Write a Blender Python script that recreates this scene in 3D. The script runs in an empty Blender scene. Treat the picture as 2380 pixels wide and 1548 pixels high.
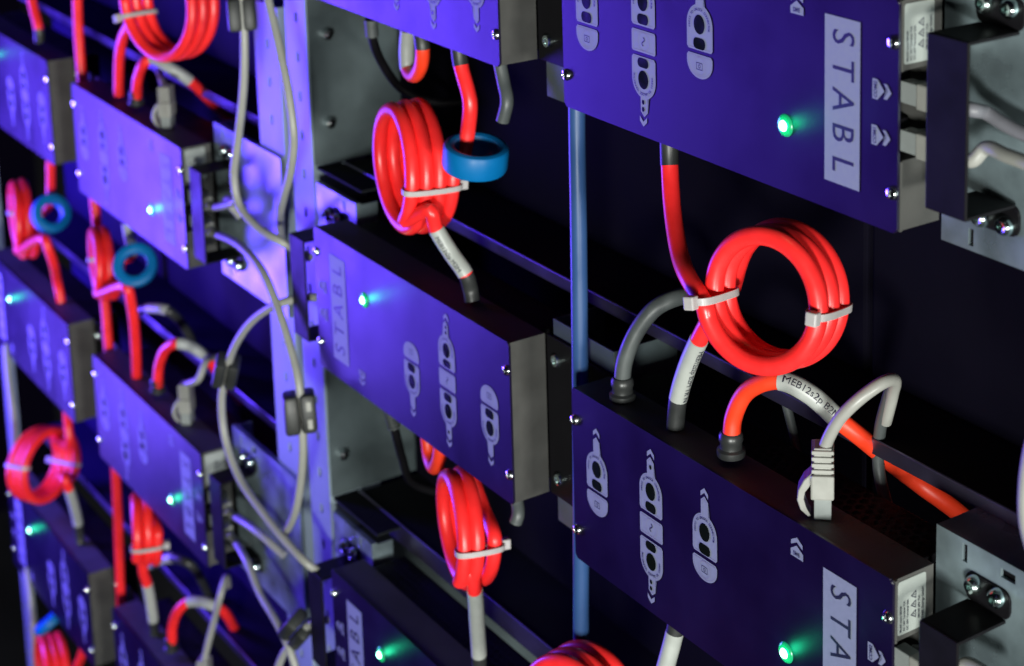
import bpy, bmesh, math, random
from mathutils import Vector, Matrix, noise
random.seed(7)
S = bpy.context.scene
COL = S.collection
V = Vector
# ------------------------------------------------------------------ camera
IMG_W, IMG_H = 2379.0, 1548.0            # pixel frame in which the photograph was measured
F, PX, PY = 4288.4, 1500.05, -118.82     # focal length and principal point (a lens with some shift)
CAM = V((0.9379, -0.6079, 0.1936))
ROT = Matrix(((0.5850, -0.1456, 0.7979), (0.8109, 0.1237, -0.5719), (-0.0154, 0.9816, 0.1905)))
cam = bpy.data.cameras.new('camera')
cam_o = bpy.data.objects.new('camera', cam); COL.objects.link(cam_o)
cam_o.matrix_world = Matrix.Translation(CAM) @ ROT.to_4x4()
cam.sensor_fit = 'HORIZONTAL'; cam.sensor_width = 36
cam.lens = F / IMG_W * 36
cam.shift_x = (IMG_W / 2 - PX) / IMG_W
cam.shift_y = (IMG_H / 2 - (IMG_H - PY)) / IMG_W
cam.clip_start = 0.02; cam.clip_end = 50
cam.dof.use_dof = True; cam.dof.focus_distance = 1.08; cam.dof.aperture_fstop = 9.0
S.camera = cam_o
# ------------------------------------------------------------------ light
w = bpy.data.worlds.new('World'); S.world = w; w.use_nodes = True
w.node_tree.nodes['Background'].inputs[0].default_value = (0.05, 0.035, 0.12, 1)
w.node_tree.nodes['Background'].inputs[1].default_value = 0.03
def area(name, loc, target, size, power, color, sy=None):
    l = bpy.data.lights.new(name, 'AREA'); l.energy = power; l.color = color
    l.size = size
    if sy: l.shape = 'RECTANGLE'; l.size_y = sy
    o = bpy.data.objects.new(name, l); COL.objects.link(o); o.location = loc
    o.rotation_euler = (V(target) - V(loc)).to_track_quat('-Z', 'Y').to_euler()
    return o
area('violet_lamp', (-1.72, -0.58, -0.50), (-0.38, 0.02, -0.42), 0.26, 27, (0.105, 0.036, 1.0), 0.86)
area('left_bay_fill', (-1.46, -0.40, -0.60), (-1.20, 0.0, -0.50), 0.22, 15, (0.15, 0.085, 1.0), 0.75)  # added fill that brightens the left bay; no known lamp stands here
area('white_lamp', (3.3, -0.56, -0.62), (-0.3, 0.02, -0.35), 0.40, 70, (0.98, 1.0, 0.93))
area('front_white_lamp', (1.95, -1.55, -0.42), (-0.1, 0.02, -0.28), 0.34, 72, (0.97, 1.0, 0.95))
S.view_settings.view_transform = 'Standard'
S.view_settings.look = 'None'
S.view_settings.exposure = 0.0
S.view_settings.gamma = 1.0
S.view_settings.use_curve_mapping = False
S.render.engine = 'CYCLES'
S.cycles.use_denoising = True
S.cycles.max_bounces = 6
S.cycles.sample_clamp_indirect = 4.0

# ------------------------------------------------------------------ measuring helpers
def ray(px, py):
    return ROT @ V(((px - PX) / F, -(py - PY) / F, -1.0))
def at(px, py, d):
    """world point on the plane y = d seen at this spot of the photograph"""
    v = ray(px, py); return CAM + v * ((d - CAM.y) / v.y)
def px_of(p):
    q = ROT.transposed() @ (V(p) - CAM)
    return PX + F * q.x / -q.z, PY - F * q.y / -q.z
# ------------------------------------------------------------------ materials
def mat(name, col, rough=0.5, metal=0.0, nz=0.0, scale=60.0, bump=0.0, bscale=600.0, spec=0.5, emit=None, es=0.0,
        coat=0.0, trans=0.0, rz=0.08, sss=0.0):
    m = bpy.data.materials.new(name); m.use_nodes = True
    nt = m.node_tree; b = nt.nodes['Principled BSDF']
    b.inputs['Base Color'].default_value = (*col, 1); b.inputs['Roughness'].default_value = rough
    b.inputs['Metallic'].default_value = metal; b.inputs['Specular IOR Level'].default_value = spec
    b.inputs['Coat Weight'].default_value = coat
    b.inputs['Transmission Weight'].default_value = trans
    if sss:
        b.inputs['Subsurface Weight'].default_value = sss; b.inputs['Subsurface Radius'].default_value = (1, .9, .8)
        b.inputs['Subsurface Scale'].default_value = 0.002
    if emit:
        b.inputs['Emission Color'].default_value = (*emit, 1); b.inputs['Emission Strength'].default_value = es
    tc = nt.nodes.new('ShaderNodeTexCoord')
    if nz or rz:
        n = nt.nodes.new('ShaderNodeTexNoise'); n.inputs['Scale'].default_value = scale
        n.inputs['Detail'].default_value = 5; nt.links.new(tc.outputs['Object'], n.inputs['Vector'])
        if nz:
            mx = nt.nodes.new('ShaderNodeMix'); mx.data_type = 'RGBA'; mx.blend_type = 'MULTIPLY'
            cr = nt.nodes.new('ShaderNodeMapRange'); cr.inputs['From Min'].default_value = 0.3; cr.inputs['From Max'].default_value = 0.7
            cr.inputs['To Min'].default_value = 1 - nz; cr.inputs['To Max'].default_value = 1 + nz * 0.4
            nt.links.new(n.outputs['Fac'], cr.inputs['Value'])
            mx.inputs['Factor'].default_value = 1; mx.inputs[6].default_value = (*col, 1)
            nt.links.new(cr.outputs['Result'], mx.inputs[7]); nt.links.new(mx.outputs[2], b.inputs['Base Color'])
        r = nt.nodes.new('ShaderNodeMapRange'); r.inputs['From Min'].default_value = 0.3; r.inputs['From Max'].default_value = 0.7
        r.inputs['To Min'].default_value = max(0.02, rough - rz); r.inputs['To Max'].default_value = min(1, rough + rz)
        nt.links.new(n.outputs['Fac'], r.inputs['Value']); nt.links.new(r.outputs['Result'], b.inputs['Roughness'])
    if bump:
        n2 = nt.nodes.new('ShaderNodeTexNoise'); n2.inputs['Scale'].default_value = bscale; n2.inputs['Detail'].default_value = 2
        nt.links.new(tc.outputs['Object'], n2.inputs['Vector'])
        bp = nt.nodes.new('ShaderNodeBump'); bp.inputs['Strength'].default_value = bump; bp.inputs['Distance'].default_value = 0.0004
        nt.links.new(n2.outputs['Fac'], bp.inputs['Height']); nt.links.new(bp.outputs['Normal'], b.inputs['Normal'])
    return m
M = dict(
    plate=mat('dark_panel_paint', (0.004, 0.0012, 0.016), 0.39, nz=0.15, scale=14, bump=0.12, bscale=1500, spec=0.37),
    house=mat('black_powder_coat', (0.066, 0.065, 0.061), 0.6, nz=0.3, scale=30, bump=0.35, bscale=1300, spec=0.3),
    black=mat('black_steel', (0.008, 0.0075, 0.009), 0.45, nz=0.2, scale=40, bump=0.15, bscale=900, spec=0.06),
    print=mat('grey_print', (0.205, 0.225, 0.30), 0.6, nz=0.06, scale=300),
    ink=mat('dark_ink', (0.012, 0.012, 0.03), 0.5),
    line=mat('thin_print_line', (0.22, 0.21, 0.30), 0.6),
    window=mat('dark_opening', (0.004, 0.006, 0.004), 0.18),
    zinc=mat('galvanised_steel', (0.29, 0.37, 0.40), 0.38, metal=0.6, nz=0.5, scale=26, bump=1.0, bscale=32, rz=0.14),
    post=mat('zinc_coated_upright', (0.25, 0.31, 0.36), 0.5, metal=0.2, nz=0.15, scale=18, bump=0.08, bscale=300),
    wall=mat('grey_sheet_steel', (0.075, 0.098, 0.105), 0.5, metal=0.25, nz=0.5, scale=15, bump=0.2, bscale=800),
    shelf=mat('shelf_steel', (0.17, 0.15, 0.24), 0.34, metal=0.9, nz=0.2, scale=20),
    pack=mat('dark_battery_case', (0.0035, 0.003, 0.007), 0.9, nz=0.3, scale=10, bump=0.2, bscale=500, spec=0.03),
    screw=mat('bright_screw_steel', (0.75, 0.80, 0.80), 0.18, metal=1.0),
    bolt=mat('zinc_bolt', (0.62, 0.74, 0.72), 0.2, metal=1.0),
    red=mat('red_cable_sheath', (0.97, 0.026, 0.026), 0.36, nz=0.10, scale=90, bump=0.05, bscale=500, spec=0.5),
    orange=mat('orange_red_cable_sheath', (0.90, 0.050, 0.014), 0.42, nz=0.08, scale=90),
    shrink=mat('black_heat_shrink', (0.028, 0.03, 0.03), 0.42, nz=0.2, scale=80),
    sleeve=mat('white_label_sleeve', (0.37, 0.39, 0.365), 0.42, nz=0.07, scale=120, bump=0.06, bscale=400),
    grey=mat('grey_cable_sheath', (0.30, 0.30, 0.275), 0.42, nz=0.08, scale=80),
    dgrey=mat('dark_grey_cable_sheath', (0.075, 0.085, 0.085), 0.45, nz=0.2, scale=80),
    midgrey=mat('mid_grey_cable_sheath', (0.15, 0.15, 0.17), 0.45, nz=0.1, scale=80),
    plug=mat('light_grey_plug', (0.29, 0.29, 0.265), 0.38, nz=0.08, scale=100),
    clear=mat('clear_plug_plastic', (0.36, 0.39, 0.38), 0.15, nz=0.05, scale=100, trans=0.3),
    tie=mat('natural_nylon', (0.42, 0.40, 0.40), 0.4, nz=0.05, scale=200, sss=0.3),
    blue=mat('blue_ring_plastic', (0.001, 0.135, 0.37), 0.42, spec=0.25, nz=0.1, scale=60),
    pipe=mat('blue_hose', (0.030, 0.078, 0.21), 0.36, nz=0.06, scale=30),
    ferrite=mat('black_ferrite_shell', (0.022, 0.024, 0.023), 0.5, nz=0.3, scale=60, bump=0.2, bscale=700),
    led=mat('green_lens', (0.01, 0.25, 0.11), 0.2, emit=(0.0, 0.60, 0.22), es=0.24),
    core=mat('lit_lamp', (0.6, 1, 0.85), 0.3, emit=(0.42, 1.0, 0.72), es=7.0),
    label=mat('white_rating_label', (0.30, 0.325, 0.305), 0.4, nz=0.05, scale=60),
    grille=mat('black_vent_sheet', (0.007, 0.007, 0.008), 0.6, spec=0.12),
    baylit=mat('left_bay_lit_blue', (0.008, 0.003, 0.045), 0.8, spec=0.1, nz=0.3, scale=6, bump=0.2, bscale=500),  # lit copy of the battery case: violet light of the left bays put into the colour
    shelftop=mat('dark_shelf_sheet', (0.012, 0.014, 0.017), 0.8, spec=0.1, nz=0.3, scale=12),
    room=mat('dark_room_paint', (0.02, 0.02, 0.03), 0.8, nz=0.3, scale=3),
)
# ------------------------------------------------------------------ mesh helpers
class MB:
    def __init__(s): s.bm = bmesh.new()
    def box(s, x0, x1, y0, y1, z0, z1, bev=0.0):
        vs = [s.bm.verts.new((x, y, z)) for x in (x0, x1) for y in (y0, y1) for z in (z0, z1)]
        fs = [(0, 1, 3, 2), (4, 6, 7, 5), (0, 4, 5, 1), (2, 3, 7, 6), (0, 2, 6, 4), (1, 5, 7, 3)]
        F_ = [s.bm.faces.new([vs[i] for i in f]) for f in fs]
        if bev:
            es = list({e for f in F_ for e in f.edges})
            bmesh.ops.bevel(s.bm, geom=es, offset=bev, segments=2, profile=0.5, affect='EDGES')
        return s
    def prism(s, pts, y0, y1, bev=0.0):
        """polygon in (x,z) pushed from y0 to y1"""
        a = [s.bm.verts.new((x, y0, z)) for x, z in pts]; b = [s.bm.verts.new((x, y1, z)) for x, z in pts]
        n = len(pts)
        fs = [s.bm.faces.new(a), s.bm.faces.new(b[::-1])]
        for i in range(n): fs.append(s.bm.faces.new((a[i], b[i], b[(i + 1) % n], a[(i + 1) % n])))
        if bev:
            es = [e for e in fs[0].edges] + [e for e in fs[1].edges]
            bmesh.ops.bevel(s.bm, geom=es, offset=bev, segments=1, affect='EDGES')
        return s
    def flat(s, pts, y):
        f = s.bm.faces.new([s.bm.verts.new((x, y, z)) for x, z in pts]); return s
    def strip(s, outer, inner, y):
        a = [s.bm.verts.new((x, y, z)) for x, z in outer]; b = [s.bm.verts.new((x, y, z)) for x, z in inner]
        n = len(a)
        for i in range(n): s.bm.faces.new((a[i], a[(i + 1) % n], b[(i + 1) % n], b[i]))
        return s
    def grid(s, xs, zs, y0, y1, holes):
        """sheet with open cells; holes = set of (i,j)"""
        vf, vb = {}, {}
        for i, x in enumerate(xs):
            for j, z in enumerate(zs):
                vf[i, j] = s.bm.verts.new((x, y0, z)); vb[i, j] = s.bm.verts.new((x, y1, z))
        solid = {(i, j) for i in range(len(xs) - 1) for j in range(len(zs) - 1)} - set(holes)
        for i, j in solid:
            s.bm.faces.new((vf[i, j], vf[i + 1, j], vf[i + 1, j + 1], vf[i, j + 1]))
            s.bm.faces.new((vb[i, j], vb[i, j + 1], vb[i + 1, j + 1], vb[i + 1, j]))
            for (di, dj, a, b) in ((-1, 0, (i, j + 1), (i, j)), (1, 0, (i + 1, j), (i + 1, j + 1)), (0, -1, (i, j), (i + 1, j)), (0, 1, (i + 1, j + 1), (i, j + 1))):
                if (i + di, j + dj) not in solid: s.bm.faces.new((vf[a], vb[a], vb[b], vf[b]))
        return s
    def tube(s, pts, r, n=14, cap=True, rfun=None):
        rings = []; t0 = (pts[1] - pts[0]).normalized()
        u = t0.orthogonal().normalized()
        for i, p in enumerate(pts):
            t = (pts[min(i + 1, len(pts) - 1)] - pts[max(i - 1, 0)]).normalized()
            u = (u - t * u.dot(t)).normalized(); v = t.cross(u)
            rr = rfun(i / (len(pts) - 1)) if rfun else r
            rings.append([s.bm.verts.new(p + (u * math.cos(2 * math.pi * k / n) + v * math.sin(2 * math.pi * k / n)) * rr) for k in range(n)])
        for a, b in zip(rings, rings[1:]):
            for k in range(n): s.bm.faces.new((a[k], a[(k + 1) % n], b[(k + 1) % n], b[k]))
        if cap: s.bm.faces.new(rings[0][::-1]); s.bm.faces.new(rings[-1])
        return s
    def lathe(s, prof, c, axis, n=24, close=False):
        """profile of (radius, height) turned about axis through c"""
        ax = V(axis).normalized(); u = ax.orthogonal().normalized(); v = ax.cross(u); rings = []
        for r, h in prof:
            rings.append([s.bm.verts.new(V(c) + ax * h + (u * math.cos(2 * math.pi * k / n) + v * math.sin(2 * math.pi * k / n)) * r) for k in range(n)])
        m = len(rings)
        for i in range(m if close else m - 1):
            a, b = rings[i], rings[(i + 1) % m]
            for k in range(n): s.bm.faces.new((a[k], a[(k + 1) % n], b[(k + 1) % n], b[k]))
        if not close:
            s.bm.faces.new(rings[0][::-1]); s.bm.faces.new(rings[-1])
        return s
    def xform(s, mtx):
        bmesh.ops.transform(s.bm, matrix=mtx, verts=s.bm.verts); return s
    def text(s, txt, size, place, align='CENTER', bold=0.0, space=1.0, wfac=1.0):
        """place(tx, ty) -> Vector"""
        c = bpy.data.curves.new('t', 'FONT'); c.body = txt; c.size = size; c.align_x = align; c.align_y = 'CENTER'
        c.offset = bold; c.space_character = space; c.resolution_u = 3
        o = bpy.data.objects.new('t', c); COL.objects.link(o)
        me = bpy.data.meshes.new_from_object(o.evaluated_get(bpy.context.evaluated_depsgraph_get()))
        vs = [s.bm.verts.new(place(v.co.x * wfac, v.co.y)) for v in me.vertices]
        for p in me.polygons:
            try: s.bm.faces.new([vs[i] for i in p.vertices])
            except ValueError: pass
        bpy.data.objects.remove(o); bpy.data.curves.remove(c); bpy.data.meshes.remove(me)
        return s
    def build(s, name, m, parent=None, smooth=False, tri=False, rec=True):
        if tri: bmesh.ops.triangulate(s.bm, faces=s.bm.faces[:])
        if rec: bmesh.ops.recalc_face_normals(s.bm, faces=s.bm.faces[:])
        me = bpy.data.meshes.new(name); s.bm.to_mesh(me); s.bm.free()
        me.materials.append(m)
        if smooth:
            for p in me.polygons: p.use_smooth = True
            try: me.set_sharp_from_angle(angle=math.radians(40))
            except Exception: pass
        o = bpy.data.objects.new(name, me); COL.objects.link(o)
        if parent: o.parent = parent
        return o
def tag(o, label=None, cat=None, group=None, kind=None):
    for k, v in (('label', label), ('category', cat), ('group', group), ('kind', kind)):
        if v: o[k] = v
    return o
def empty(name, loc, label, cat, group=None):
    o = bpy.data.objects.new(name, None); COL.objects.link(o); o.location = loc; o.empty_display_size = 0.02
    return tag(o, label, cat, group)
def copy_tree(o, parent=None):
    c = o.copy(); COL.objects.link(c); c.parent = parent
    for ch in list(o.children): copy_tree(ch, c)
    return c
def smooth_path(ctrl, n=10):
    """Catmull-Rom through control points; returns the points and the index of each control point"""
    P = [V(p) for p in ctrl]; P = [P[0] * 2 - P[1]] + P + [P[-1] * 2 - P[-2]]
    out, idx = [], []
    for i in range(1, len(P) - 2):
        idx.append(len(out))
        p0, p1, p2, p3 = P[i - 1:i + 3]
        d1 = max((p1 - p0).length, 1e-6) ** .5; d2 = max((p2 - p1).length, 1e-6) ** .5; d3 = max((p3 - p2).length, 1e-6) ** .5
        m1 = ((p1 - p0) / d1 - (p2 - p0) / (d1 + d2) + (p2 - p1) / d2) * d2
        m2 = ((p2 - p1) / d2 - (p3 - p1) / (d2 + d3) + (p3 - p2) / d3) * d2
        for k in range(n):
            t = k / n
            out.append(p1 * (2*t**3 - 3*t**2 + 1) + m1 * (t**3 - 2*t**2 + t) + p2 * (-2*t**3 + 3*t**2) + m2 * (t**3 - t**2))
    idx.append(len(out)); out.append(P[-2].copy())
    return out, idx

# ------------------------------------------------------------------ rack dimensions
W, H, PITCH = 0.300, 0.1196, 0.3054
XM, XL, XF = -0.0773 - W, -0.6586 - W, -1.0387 - W
MODS = {  # left edge, top, turned upside down
    'R0': (0, -0.0028, 0), 'R1': (0, -0.0047 - PITCH, 0),
    'M0': (XM, 0.0061, 1), 'M1': (XM, -0.0009 - PITCH, 1), 'M2': (XM, 0.0023 - 2 * PITCH, 1),
    'L1': (XL, -0.0037 - PITCH, 0), 'L2': (XL, -0.0043 - 2 * PITCH, 0), 'L3': (XL, -0.0012 - 3 * PITCH, 0),
    'F1': (XF, 0.0038 - PITCH, 1), 'F2': (XF, 0.0033 - 2 * PITCH, 1), 'F3': (XF, 0.0022 - 3 * PITCH, 1)}
def mod_center(k):
    x, z, r = MODS[k]; return V((x + W / 2, 0, z - H / 2))

# ------------------------------------------------------------------ setting
MB().box(-3.2, 2.2, 0.62, 0.66, -1.9, 1.2).build('wall', M['room']); tag(bpy.data.objects['wall'], kind='structure')
MB().box(-3.2, 2.2, -1.4, 0.62, -1.94, -1.9).build('floor', M['room']); tag(bpy.data.objects['floor'], kind='structure')

# steel shelves with a folded front lip, one per row and bay
def shelf(x0, x1, z, label, d=0.066, lip=0.009):
    m = MB(); r = 0.002
    m.prism([(x0, z - 0.002), (x1, z - 0.002), (x1, z), (x0, z)], d + 0.002, 0.56)
    o = m.build('shelf', M['baylit' if x1 < -0.5 else 'shelftop']); tag(o, label, 'shelf', 'shelves of the rack')  # left shelves carry the blue light of their bay in the colour
    l = MB().box(x0, x1, d, d + 0.002, z - lip, z + 0.0008, 0.0009); l.build('front_lip', M['shelf'], o)
ZS = lambda k: 0.0204 - k * PITCH
shelf(-0.452, 0.75, ZS(1), 'long steel shelf edge running behind the middle module and under the blue hose')
shelf(-0.452, 0.75, ZS(2), 'long steel shelf edge running from the narrow red coil to the bottom coil', lip=.018)
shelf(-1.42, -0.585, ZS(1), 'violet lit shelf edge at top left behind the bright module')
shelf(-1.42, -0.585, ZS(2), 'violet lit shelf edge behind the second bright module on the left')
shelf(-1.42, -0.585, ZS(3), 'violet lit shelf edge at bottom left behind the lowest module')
# battery packs standing on the shelves, deep inside the bays
def pack(x0, x1, z, label):
    o = MB().box(x0, x1, 0.122, 0.54, z + 0.001, z + PITCH - 0.004, 0.003).build('battery_pack', M['baylit' if x1 < -0.5 else 'pack'])  # same packs everywhere; left ones get the colour with blue light painted in
    tag(o, label, 'battery', 'battery packs inside the rack')
pack(-0.452, 0.146, ZS(1), 'dark battery pack in the black bay behind the red coil with a blue ring')
pack(0.15, 0.62, ZS(1), 'dark battery pack in the black bay behind the upper right coil')
pack(-0.452, 0.146, ZS(2), 'dark battery pack in the bay behind the narrow red coil')
pack(0.15, 0.62, ZS(2), 'dark battery pack in the bay under the lower right module')
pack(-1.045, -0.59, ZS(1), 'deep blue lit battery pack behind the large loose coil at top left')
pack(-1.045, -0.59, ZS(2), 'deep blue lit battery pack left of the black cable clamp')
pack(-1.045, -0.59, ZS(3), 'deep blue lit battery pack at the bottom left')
pack(-0.452, 0.146, ZS(0) - 0.0, 'dark battery pack behind the module at the top border')
pack(-1.40, -1.06, ZS(1), 'dark blue lit battery pack behind the topmost module at the left border')
pack(-1.40, -1.06, ZS(2), 'dark blue lit battery pack behind the greyish module at the left border')
pack(-1.40, -1.06, ZS(3), 'dark blue lit battery pack behind the lower left greyish module')
# grey side sheet right of the perforated upright
for zt, zb, lab in ((0.30, ZS(1), 'grey steel side sheet with two bolts beside the upright, upper bay'),
                    (ZS(1) - 0.036, ZS(2), 'grey steel side sheet with one bolt beside the upright, middle bay'),
                    (ZS(2) - 0.036, ZS(3), 'grey steel side sheet beside the upright in the lowest bay')):
    o = MB().box(-0.459, -0.457, 0.042, 0.56, zb + 0.001, zt, 0).build('side_sheet', M['wall']); tag(o, lab, 'steel sheet', 'grey side sheets')
    MB().prism([(-0.457, zb - .0004), (-0.375, zb - .0004), (-0.375, zb - .0024), (-0.457, zb - .0024)], .043, .0655).build('foot_plate', M['shelftop'], o)
    for px, py in ((755, 79), (762, 284), (792, 1053)):
        v = ray(px, py); p = CAM + v * ((-0.457 - CAM.x) / v.x)
        if zb < p.z < zt:
            MB().lathe([(0.0, 0.008), (0.0042, 0.007), (0.0048, 0.0), (0.0048, -0.004)][::-1], p, (1, 0, 0), 14).build('bolt', M['screw'], o, True)

# perforated uprights
def upright(x0, x1, label, top=0.5, yb=0.088):
    hw = 0.0027; hh = 0.0042
    xc = (x0 + x1) / 2 + 0.002
    xs = [x0, xc - hw, xc + hw, x1]; zs = [-1.6]; holes = set(); z = -1.58
    while z < top - 0.02:
        zs += [z - hh, z + hh]; z += 0.0347
    zs.append(top)
    for j in range(1, len(zs) - 1, 2): holes.add((1, j))
    r = empty('upright', (xc, 0.05, -1.6), label, 'upright', 'perforated steel uprights')
    f = MB().grid(xs, zs, 0.040, 0.042, holes).build('front_face', M['post']); f.parent = r; f.matrix_parent_inverse = Matrix.Translation(-r.location)
    m = MB(); m.box(x0, x0 + 0.002, 0.042, yb + .002, -1.6, top); m.box(x1 - 0.002, x1, 0.042, yb + .002, -1.6, top); m.box(x0 + 0.002, x1 - 0.002, yb, yb + .002, -1.6, top)
    b = m.build('channel', M['post']); b.parent = r; b.matrix_parent_inverse = Matrix.Translation(-r.location)
upright(-0.566, -0.515, 'violet lit perforated upright left of the hanging grey cables', top=at(625, 12, 0.04).z)
upright(-0.499, -0.459, 'violet lit perforated upright right of the hanging grey cables')
upright(-1.466, -1.442, 'narrow violet lit upright at the lower left border', yb=.048)

# ------------------------------------------------------------------ converter module
def circ(cx, cz, rx, rz, n=28, a0=0, a1=2 * math.pi):
    return [(cx + rx * math.cos(a0 + (a1 - a0) * i / n), cz + rz * math.sin(a0 + (a1 - a0) * i / n)) for i in range(n)]
def rrect(x0, x1, z0, z1, r, n=5):
    p = []
    for cx, cz, a in ((x1 - r, z1 - r, 0), (x0 + r, z1 - r, .5), (x0 + r, z0 + r, 1), (x1 - r, z0 + r, 1.5)):
        p += [(cx + r * math.cos(math.pi * (a + .5 * i / n)), cz + r * math.sin(math.pi * (a + .5 * i / n))) for i in range(n + 1)]
    return p
def inset(pts, d):
    n = len(pts); A = sum(pts[i][0] * pts[(i + 1) % n][1] - pts[(i + 1) % n][0] * pts[i][1] for i in range(n)); s = 1 if A > 0 else -1
    out = []
    for i in range(n):
        p0, p1, p2 = V(pts[i - 1]), V(pts[i]), V(pts[(i + 1) % n])
        e1 = (p1 - p0); e2 = (p2 - p1)
        if e1.length < 1e-7 or e2.length < 1e-7: out.append(tuple(p1)); continue
        e1.normalize(); e2.normalize()
        n1 = V((-e1.y, e1.x)) * s; n2 = V((-e2.y, e2.x)) * s; b = n1 + n2
        if b.length < 1e-4: b = n1
        b.normalize(); k = min(1 / max(b.dot(n1), 0.4), 2)
        q = p1 + b * d * k; out.append((q.x, q.y))
    return out
mm = 0.001
def U(u, v): return ((u * mm - W / 2), (H / 2 - v * mm))       # panel millimetres -> local x, z
def head_shape(c, vh, vb, tip, up=True, w=11.75):
    """printed key shape: straight base at vb, round head about vh, stem to tip (v in mm)"""
    s = 1 if up else -1
    pts = [(c - w, vb - s * 1.5), (c - w + 1.5, vb), (c + w - 1.5, vb), (c + w, vb - s * 1.5), (c + w, vh)]
    a_end = math.acos(3.5 / w)
    for i in range(1, 10): 
        a = a_end * i / 9; pts.append((c + w * math.cos(a), vh - s * w * math.sin(a)))
    pts += [(c + 3.5, vh - s * (w * math.sin(a_end) + 1.2)), (c + 3.5, tip + s * 2.9), (c, tip), (c - 3.5, tip + s * 2.9), (c - 3.5, vh - s * (w * math.sin(a_end) + 1.2))]
    for i in range(9, 0, -1):
        a = a_end * i / 9; pts.append((c - w * math.cos(a), vh - s * w * math.sin(a)))
    pts.append((c - w, vh))
    return [U(*p) for p in pts]
def chevron(c, tip, up=True, w=3.6, t=3.0, h=3.0):
    s = 1 if up else -1
    return [U(*p) for p in ((c, tip), (c + w, tip + s * h), (c + w, tip + s * (h + t)), (c, tip + s * t), (c - w, tip + s * (h + t)), (c - w, tip + s * h))]
YP, YL, YW = -0.0003, -0.0005, -0.0006
def marking(root, shapes, lines, wins, rings, texts):
    m = MB()
    for sh in shapes: m.flat(sh, YP)
    o = m.build('connector_marking', M['print'], root, tri=True)
    m = MB()
    for sh in lines: m.strip(inset(sh, .0010), inset(sh, .00125), YL)
    for (cx, cz, r) in rings: m.strip(circ(cx, cz, r, r, 32), circ(cx, cz, r - .00035, r - .00035, 32), YL)
    m.build('outline', M['line'], o)
    for wn in wins: MB().flat(wn, YW).build('window', M['window'], o, tri=True)
    m = MB()
    for t in texts: t(m)
    m.build('lettering', M['ink'], o)
def arc_text(txt, c, vh, up, r=8.9, size=2.1):
    def f(m):
        n = len(txt); span = math.radians(205); x0, z0 = U(c, vh)
        for i, ch in enumerate(txt):
            if ch == ' ': continue
            a = span * (0.5 - i / (n - 1)); ca, sa = math.cos(a), math.sin(a); s = 1 if up else -1
            def pl(tx, ty):
                x = -sa * (r * mm + ty) + ca * tx; z = ca * (r * mm + ty) + sa * tx
                return V((x0 + s * x, YL - .00015, z0 + s * z))
            m.text(ch, size * mm, pl, bold=size * mm * 0.02)
    return f
def flat_text(txt, u, v, size, ang, bold=0.0, y=YL - .00015, space=1.0, wfac=1.0):
    def f(m):
        x0, z0 = U(u, v); ca, sa = math.cos(ang), math.sin(ang)
        m.text(txt, size * mm, lambda tx, ty: V((x0 + ca * tx - sa * ty, y, z0 + sa * tx + ca * ty)), bold=bold * mm, space=space, wfac=wfac)
    return f
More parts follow.
